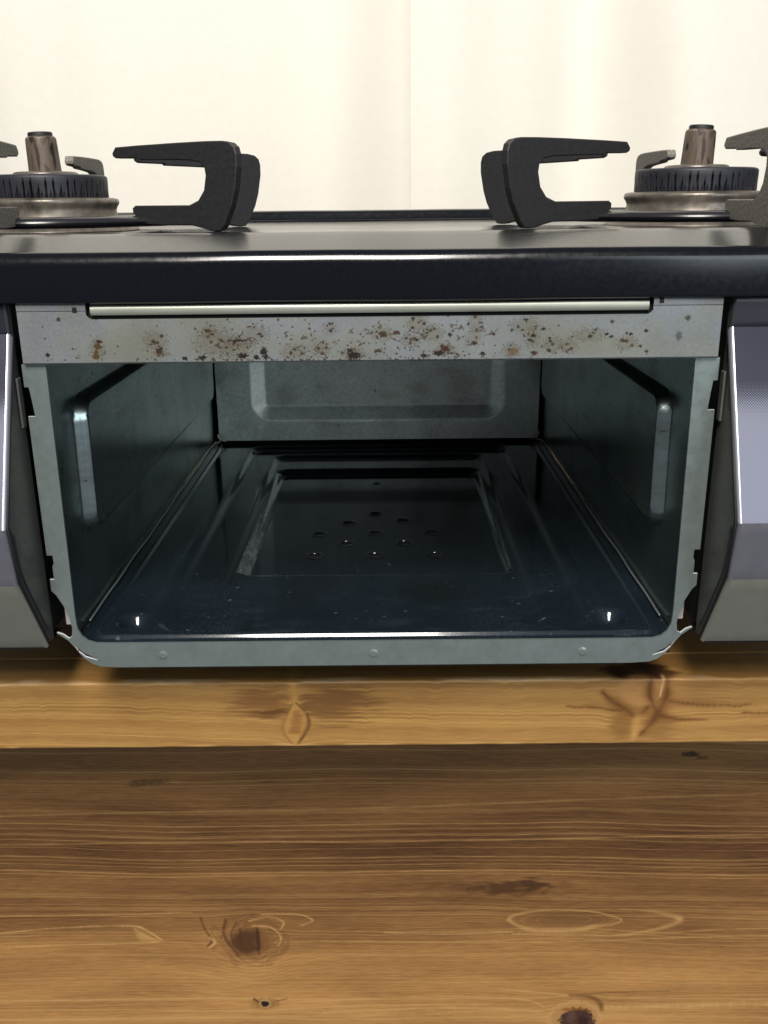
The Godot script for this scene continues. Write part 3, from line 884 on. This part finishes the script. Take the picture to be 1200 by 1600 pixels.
func build_compartment(t: Node3D) -> void:
	# pressed side walls with a raised panel
	for s in [-1, 1]:
		var f := func(u, v):
			var z: float = lerpf(0.6, -376, u)
			var y: float = lerpf(-58, -187, v)
			var dz: float = minf(-29.0 - z, z + 345.0)
			var dy: float = minf(-83.0 - y, y + 144.0)
			var q := Vector2(maxf(9.0 - dz, 0), maxf(9.0 - dy, 0)).length()
			var up: float = 6.0 * step01(11.0, 8.2, q)
			# the wall flares into the front flange and into the pan
			return V(XC + s * (135.2 - up + 0.012 * maxf(0, -y - 100)), y, z)
		obj("side_wall", sheet(376, 120, f, s > 0), M.wall_l if s < 0 else M.wall_r, t)
	obj("rear_wall", sheet(190, 110, func(u, v):
		var x: float = lerpf(-132.6, 132.6, u)
		var y: float = lerpf(-44, -185.4, v)
		var q := Vector2(maxf(16.0 - (104.5 - absf(x)), 0), maxf(14.0 - (y + 167.0), 0)).length()
		var down: float = 3.6 * clampf((16.0 - q) / 12.0, 0.0, 1.0)
		return V(XC + x, y, -370.0 - down)), M.wall_b, t)
	obj("ceiling_plate", box(Vector3(XC - 135, -46, -374), Vector3(XC + 135, -44, -6), 0.2), M.casing, t)
	# enamelled pan
	var holes := [[-38, -175], [-20, -196], [-2, -215], [16, -200], [34, -176], [-2, -176], [-20, -157], [16, -157], [-38, -136], [-2, -136], [34, -136]]
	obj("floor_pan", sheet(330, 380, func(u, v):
		# finer rows and columns along the rolled rim
		var uu := absf(u - 0.5) * 2.0
		var x: float = signf(u - 0.5) * (uu * 150.0 if uu < 0.8 else lerpf(120.0, 135.6, (uu - 0.8) / 0.2))
		var z: float = lerpf(0.2, -16.0, v / 0.16) if v < 0.16 else lerpf(-16.0, -367.0, (v - 0.16) / 0.84)
		var ax := absf(x)
		var y := -190.3
		# rolled edges and corners
		var q := Vector2(maxf(ax - 124.0, 0), maxf(z + 10.5, 0)).length()
		y += 2.6 * step01(130.0, 135.6, ax)
		if q > 3.6 and q < 7.4:
			y += 0.9 * (1.0 + cos(PI * (q - 5.5) / 1.9))
		# ledges along both sides, the wide panel, then the deep tray
		var q0 := Vector2(maxf(ax - 92.0, 0), maxf(maxf(z + 24.0, -352.0 - z), 0)).length()
		y += 1.6 - 3.2 * step01(13.0, 7.5, q0)
		var q1 := Vector2(maxf(ax - 72.0, 0), maxf(maxf(z + 22.0, -335.0 - z), 0)).length()
		y -= 3.0 * step01(12.5, 6.0, q1)
		var q2 := Vector2(maxf(ax - 67.0, 0), maxf(maxf(z + 106.0, -303.0 - z), 0)).length()
		y -= 4.4 * step01(11.5, 5.0, q2)
		for h in holes:
			var dx: float = x - h[0] + XC
			var dz: float = z - h[1]
			var r2 := dx * dx + dz * dz
			if r2 < 49.0:
				var r := sqrt(r2)
				y += 0.3 * step01(6.5, 3.6, r) - 4.0 * step01(3.2, 2.2, r)
		for h in [[-116.0, -24.0], [112.0, -24.5]]:
			var r := Vector2(x - h[0] + XC, z - h[1]).length()
			if r < 12.0:
				y -= 6.4 * step01(10.0, 2.4, r)
		for h in [[-69.0, -17.0, 2.6, 1.6], [65.0, -17.5, 2.6, 1.6], [-2.0, -287.0, 3.5, 1.0]]:
			var r := Vector2(x - h[0] + XC, z - h[1]).length()
			if r < h[2]:
				y += h[3] * (0.5 + 0.5 * cos(PI * r / h[2]))
		return V(XC + x, y, z)), M.pan, t)
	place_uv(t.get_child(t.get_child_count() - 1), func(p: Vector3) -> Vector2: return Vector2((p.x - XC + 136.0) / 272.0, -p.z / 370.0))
	for h in [[-116.0, -24.0], [112.0, -24.5]]:
		var sc := part("pan_screw", t)
		obj("screw_head", lathe([Vector2(0, -193.9), Vector2(1.4, -194.0), Vector2(2.0, -194.3), Vector2(2.2, -195.2)], h[0], h[1], 20), M.enamel, sc)
		obj("slot", box(Vector3(h[0] - 2.0, -194.0, h[1] - 0.3), Vector3(h[0] + 2.0, -193.8, h[1] + 0.3), 0.05), M.hole, sc)
	for s in [-1, 1]:
		var edge := []
		for k in 30:
			var z := lerpf(-16.0, -362.0, k / 29.0)
			edge.append(Vector3(XC + s * (134.6 + 0.25 * sin(z * 0.11)), -184.6 + 0.3 * sin(z * 0.05), z))
		obj("pan_edge", bar(edge, 0.55), M.steel, t)
	for h in holes:  # black disc over each pit stands in for its shaded inside
		obj("drain_hole_disc", lathe([Vector2(0, -199.1), Vector2(3.1, -199.1), Vector2(3.3, -200.6)], h[0], h[1], 16), M.hole, t)
	# torn sealing bits in the rear corners
	for s in [-1, 1]:
		var arc := []
		for k in 7:
			var a := lerpf(0.0, PI / 2, k / 6.0)
			arc.append(Vector3(XC + s * (132.8 - 6.0 + 6.0 * cos(a)), -179.0 - 5.5 * sin(a), -366.0))
		obj("corner_clip", bar(arc, 0.75), M.clip, t)
		obj("corner_tab", bar([Vector3(XC + s * 135.0, -185.2, -360), Vector3(XC + s * 131.0, -184.8, -364)], 0.6), M.clip, t)

# pts: polygon in (x, y); hung as a plate of CSG with pieces cut out
func build_front(t: Node3D) -> void:
	var frame := CSGPolygon3D.new()
	frame.name = "opening_frame"
	var half_out := [Vector2(144.2, -61), Vector2(144.2, -183.5), Vector2(142.6, -184.6), Vector2(139.5, -187), Vector2(136.8, -190.6), Vector2(133.5, -195.6), Vector2(130, -198.7), Vector2(126, -200.3), Vector2(118, -200.8)]
	var half_in := [Vector2(118, -188.6), Vector2(127, -188.4), Vector2(130.5, -187.3), Vector2(133, -185), Vector2(134.6, -181.5), Vector2(135.0, -176), Vector2(134.2, -61)]
	var poly := PackedVector2Array()
	for p in half_out: poly.append(p)
	for i in half_out.size():
		var p: Vector2 = half_out[half_out.size() - 1 - i]
		poly.append(Vector2(-p.x, p.y))
	for i in half_in.size():
		var p: Vector2 = half_in[half_in.size() - 1 - i]
		poly.append(Vector2(-p.x, p.y))
	for p in half_in: poly.append(p)
	var mm := PackedVector2Array()
	for p in poly: mm.append(Vector2(p.x, p.y) * 0.001)
	frame.polygon = mm
	frame.depth = 0.0012
	frame.material = M.steel_pale
	var cut := func(pts: Array):
		var c := CSGPolygon3D.new()
		c.operation = CSGShape3D.OPERATION_SUBTRACTION
		var q := PackedVector2Array()
		for p in pts: q.append(p * 0.001)
		c.polygon = q
		c.depth = 0.01
		c.position = Vector3(0, 0, 0.004)
		frame.add_child(c)
	for s in [-1, 1]:
		var f := func(a: Array) -> Array:
			var o := v2(a)
			for k in o.size(): o[k] = Vector2(o[k].x * s, o[k].y)
			return o
		cut.call(f.call([145.5, -70.5, 142.4, -70.5, 141.8, -76, 141.2, -83, 145.5, -83]))
		cut.call(f.call([144.6, -145.5, 141.7, -145.5, 141.5, -149, 142.3, -151, 142.3, -157, 144.6, -157]))
		cut.call(f.call([145.5, -161, 142.3, -164.5, 139.5, -170, 137.6, -176, 137.0, -181, 137.6, -185.0, 139.2, -186.0, 141.5, -184.0, 145.5, -182.5]))
		cut.call(f.call([137.0, -189.3, 133.0, -193.3, 127.5, -196.3, 127.3, -197.1, 132.5, -195.4, 135.6, -192.5]))
	t.add_child(frame, true)
	frame.position = V(XC, 0, 0.8) - world_of(t)
	# the CSG plate is extruded towards -z from its own plane; welded nubs on its lower lip
	for x in [-97.0, -0.5, 95.0]:
		obj("spot_weld", sheet(20, 6, func(u, v):
			var r: float = 2.4 * v
			return V(XC + x + r * cos(u * TAU), -195.0 + r * sin(u * TAU), 0.78 + 0.55 * cos(v * PI / 2) * (1.0 - 0.5 * exp(-v * v * 12.0)))), M.steel_pale, t)
	# what shows through the lower openings; slits darkened by an added black backing
	for s in [-1, 1]:
		obj("inner_bracket", box(Vector3(XC + s * 140.0 - 2.6, -183.0, -9), Vector3(XC + s * 140.0 + 2.6, -160, -7.5), 0.3), M.bracket, t)
		obj("slit_backing", box(Vector3(XC + s * 131.0 - 4.5, -196.6, -1.6), Vector3(XC + s * 131.0 + 4.5, -190.5, -0.7), 0.1), M.hole, t)
		obj("hook_tab", box(Vector3(XC + s * 146.3 - 0.5, -87.5, -1.0), Vector3(XC + s * 146.3 + 0.5, -66.5, 3.2), 0.3), M.side, t)
	# rail above the opening, with a long slot and a rolled bead in it
	var st := st_new(false)
	var uv := func(x: float, y: float) -> Vector2: return Vector2((x + 145.0) / 290.0, (-34.0 - y) / 28.0)
	var face := func(x0: float, x1: float, y0: float, y1: float, z0: float, z1: float):
		quad_uv(st, [V(XC + x0, y0, z0), V(XC + x1, y0, z0), V(XC + x1, y1, z1), V(XC + x0, y1, z1)], [uv.call(x0, y0), uv.call(x1, y0), uv.call(x1, y1), uv.call(x0, y1)])
	face.call(-142.5, 142.5, -43.4, -60.2, 3.0, 3.0)
	face.call(-142.5, 142.5, -60.2, -60.9, 3.0, 2.4)
	face.call(-142.5, 142.5, -60.9, -60.9, 2.4, -8.0)
	face.call(-142.5, 142.5, -42.9, -43.4, 1.6, 3.0)
	for s in [-1, 1]:
		var a := -142.5 if s < 0 else 114.5
		var b := -114.5 if s < 0 else 142.5
		face.call(a, b, -39.7, -43.4, 3.02, 3.02)
		face.call(a, b, -39.3, -39.7, 2.2, 3.02)
		face.call(a, b, -35.5, -39.3, 3.3, 3.0)
		# corner of the slot, rounded off
		var e := b if s < 0 else a
		var k: float = 1.0 if s < 0 else -1.0
		quad_uv(st, [V(XC + e, -41.0, 3.03), V(XC + e + k * 1.0, -42.3, 3.03), V(XC + e + k * 2.6, -43.4, 3.03), V(XC + e, -43.4, 3.03)], [uv.call(e, -41.0), uv.call(e, -42.3), uv.call(e, -43.0), uv.call(e, -43.4)])
	var rail := obj("front_rail", done(st), M.rail, t)
	obj("rail_bead", sheet(120, 12, func(u, v):
		var a: float = lerpf(PI * 0.5, -PI * 0.62, v)
		var x: float = lerpf(-112.9, 112.9, u)
		return V(XC + x, -39.4 + 2.0 * sin(a), 1.6 + 1.1 * cos(a))), M.bead, rail)
	obj("rail_back", box(Vector3(XC - 142, -60, -2), Vector3(XC + 142, -35, 0.2), 0.1), M.hole, rail)
	for p in [[-119.0, -38.9], [117.6, -37.4]]:
		obj("rail_hole", box(Vector3(XC + p[0] - 0.9, p[1] - 1.0, 2.9), Vector3(XC + p[0] + 0.9, p[1] + 1.0, 3.4), 0.1), M.hole, rail)

func build_pod(t: Node3D, s: int) -> void:
	var pod := part("control_panel", t)
	var xi: float = XC + s * 147.0
	var xf: float = XC + s * 148.3
	var xo: float = XC + s * 292.0
	# outline in (z, y) from the top plate down
	var pr := [Vector2(1.5, -37), Vector2(1.0, -48.5), Vector2(33, -122.5), Vector2(29, -148.5), Vector2(6, -188), Vector2(-20, -189.5)]
	var names := ["fascia_strip", "printed_face", "lower_face", "bottom_face", "underside"]
	var mats := [M.fascia, M.panel, M.panel_low, M.panel_foot, M.black]
	for k in 5:
		var a: Vector2 = pr[k]
		var b: Vector2 = pr[k + 1]
		var d := (b - a).normalized()
		var nn := Vector2(d.y, -d.x)
		if nn.x < 0 and k < 4: nn = -nn
		var r := 1.2
		obj(names[k], sheet(24, 12, func(u, v):
			# softly rolled where one face turns into the next
			var p: Vector2 = a.lerp(b, v)
			var e: float = minf(v, 1.0 - v) * a.distance_to(b)
			var sink: float = 0.35 * pow(maxf(0.0, 1.0 - e / r), 2.0)
			p -= nn * sink
			return V(lerpf(xf, xo, u), p.y, p.x), s < 0), mats[k], pod)
	# rolled edge beside the opening
	for k in 4:
		var a: Vector2 = pr[k]
		var b: Vector2 = pr[k + 1]
		var d := (b - a).normalized()
		var nn := Vector2(d.y, -d.x)
		if nn.x < 0: nn = -nn
		obj("rolled_edge", sheet(5, 12, func(u, v):
			var p: Vector2 = a.lerp(b, v)
			var w: float = u * PI / 2
			p -= nn * (1.4 * (1.0 - sin(w)) + 0.02)
			return V(lerpf(xf, xi, cos(w)), p.y, p.x), s < 0), [M.side_dark, M.panel_edge, M.panel_low, M.panel_foot][k], pod)
	# inner side plate
	var inner := [Vector2(-3, -37), Vector2(0.3, -37), Vector2(-0.2, -49), Vector2(31.4, -122.7), Vector2(27.4, -148), Vector2(5, -186.5), Vector2(-3, -187.5)]
	var z3 := Vector3(0, 0, 1)
	obj("side_plate", slab(inner, Vector3(XC + s * 148.0, 0, 0), z3, Vector3.UP, Vector3(1, 0, 0), 0.8, 0.2), M.side, pod)
	# pressed ribs that follow the outline
	for off in [2.2, 5.2]:
		var path := curve([Vector2(31.0 - off, -121 - off), Vector2(30.2 - off, -135), Vector2(27.0 - off, -148), Vector2(17 - off, -166), Vector2(8.5 - off, -180)], 5)
		var p3 := []
		for p in path: p3.append(Vector3(XC + s * 147.1, p.y, p.x))
		obj("pressed_rib", bar(p3, 0.55), M.side_dark, pod)
	var rim := []
	for p in [Vector2(0.3, -50), Vector2(8, -67.5), Vector2(16, -86), Vector2(24, -105), Vector2(31.2, -122.5), Vector2(29.3, -136), Vector2(27.2, -148), Vector2(16.5, -167), Vector2(5.5, -186)]:
		rim.append(Vector3(XC + s * 147.0, p.y, p.x - 0.9))
	obj("edge_trim", bar(rim, 0.7), M.black, pod)

func build_burner(t: Node3D, s: int) -> void:
	var cx: float = -174.0 if s < 0 else 171.0
	var cz := -140.0
	var b := part("burner", t)
	obj("burner_base", lathe([Vector2(46, -11.4), Vector2(45, -9.6), Vector2(38, -8.4), Vector2(35.4, -6.5), Vector2(34.6, -1), Vector2(35.3, 0.8), Vector2(36.2, 2.0), Vector2(36.4, 3.4), Vector2(35.8, 4.6), Vector2(33, 5.2), Vector2(20, 5.2)], cx, cz, 72), M.dish, b)
	# cap with flame slots round its wall: pairs of tall slots with short ones between
	obj("burner_cap", sheet(1440, 12, func(u, v):
		var rows := [5.2, 5.5, 7.2, 7.5, 9.6, 9.9, 12.6, 12.9, 15.2, 16.1, 16.6, 17.2, 17.2]
		var k := int(round(v * 12))
		var r: float = [30.8, 31.2, 31.2, 31.2, 31.2, 31.2, 31.3, 31.3, 31.3, 30.8, 29.6, 16.0, 0.0][k]
		var ph := fposmod(u * 18.0, 1.0)
		var tall := absf(ph - 0.28) < 0.035 or absf(ph - 0.62) < 0.035
		var low := fposmod(u * 90.0, 1.0) < 0.32
		if k <= 6 and tall: r -= 2.6
		elif k <= 2 and low: r -= 0.8
		elif k <= 4 and absf(ph - 0.95) < 0.03: r -= 2.2
		return V(cx + r * cos(u * TAU), rows[k], cz + r * sin(u * TAU)), true), M.cap, b)
	obj("cap_washer", lathe([Vector2(16.5, 16.9), Vector2(16.3, 18.0), Vector2(15, 18.4), Vector2(6, 18.6)], cx, cz, 40), M.dish, b)
	var lean := 0.03 if s < 0 else -0.04
	var sensor := lathe([Vector2(8.4, 17.5), Vector2(8.2, 22), Vector2(8.0, 30), Vector2(7.8, 34.6), Vector2(7.2, 35.6), Vector2(6.4, 35.9), Vector2(6.3, 36.0)], cx, cz, 40)
	var o := obj("thermal_sensor", sensor, M.sensor, b)
	var o2 := obj("sensor_tip", lathe([Vector2(6.3, 35.8), Vector2(6.3, 37.4), Vector2(5.8, 38.0), Vector2(0, 38.1)], cx, cz, 32), M.black, b)
	# the left sensor leans a little
	for q in [o, o2]:
		var piv := V(cx, 17.5, cz)
		var bs := Basis(Vector3(0, 0, 1), lean)
		q.transform = Transform3D(bs, q.position + piv - bs * piv)

func build_trivet(s: int) -> void:
	var cx: float = -174.0 if s < 0 else 171.0
	var cz := -140.0
	var t := thing("pan_support", ["black six-clawed pan support round the left burner", "black six-clawed pan support round the right burner"][0 if s < 0 else 1], "pan support", V(cx, -11.5, cz), "pan supports on the gas stove")
	var ring := []
	for k in 17:
		var a := TAU * k / 16.0
		ring.append(Vector2(63.0 + 5.0 * cos(a), -6.6 + 2.7 * sin(a)))
	obj("ring", lathe(ring, cx, cz, 96), M.ring, t)
	var claw := v2([49.2, 26.0, 51.5, 28.8, 65.5, 29.2, 90, 29.6, 107, 29.7, 117, 29.5, 121.5, 28.6, 124, 26.6, 124.9, 23.4, 124.8, 17.8, 122.7, 7.2, 120.4, 0.5, 115.6, -8.6, 113.4, -11.0, 110.5, -11.4, 107, -11.1, 102.5, -9.9, 96.3, -8.6, 78.5, -8.6, 65.1, -8.0, 62.6, -5.0, 59.4, -3.0, 59.2, -0.3, 61.2, 1.0, 95.3, 0.9, 100.9, 3.0, 104.7, 7.6, 106.3, 14.3, 105.8, 17.8, 103.4, 20.2, 98, 21.3, 88.2, 21.8, 66.2, 22.4, 65.5, 23.2, 51.3, 23.6, 49.5, 24.6])
	for k in 6:
		var az := deg_to_rad(-30.0 + 60.0 * k + (3.0 if s < 0 else -1.0))
		var u := Vector3(cos(az), 0, -sin(az))
		var n := u.cross(Vector3.UP)
		var grey: bool = k == 2 or k == 5  # front and rear claws take the paler grey iron
		var c := obj("claw", slab(claw, Vector3(cx, 0, cz), u, Vector3.UP, n, 2.5, 0.5), M.iron_grey if grey else M.iron, t)
		if grey:
			c.set_meta("label", "claw of a dull paler grey")
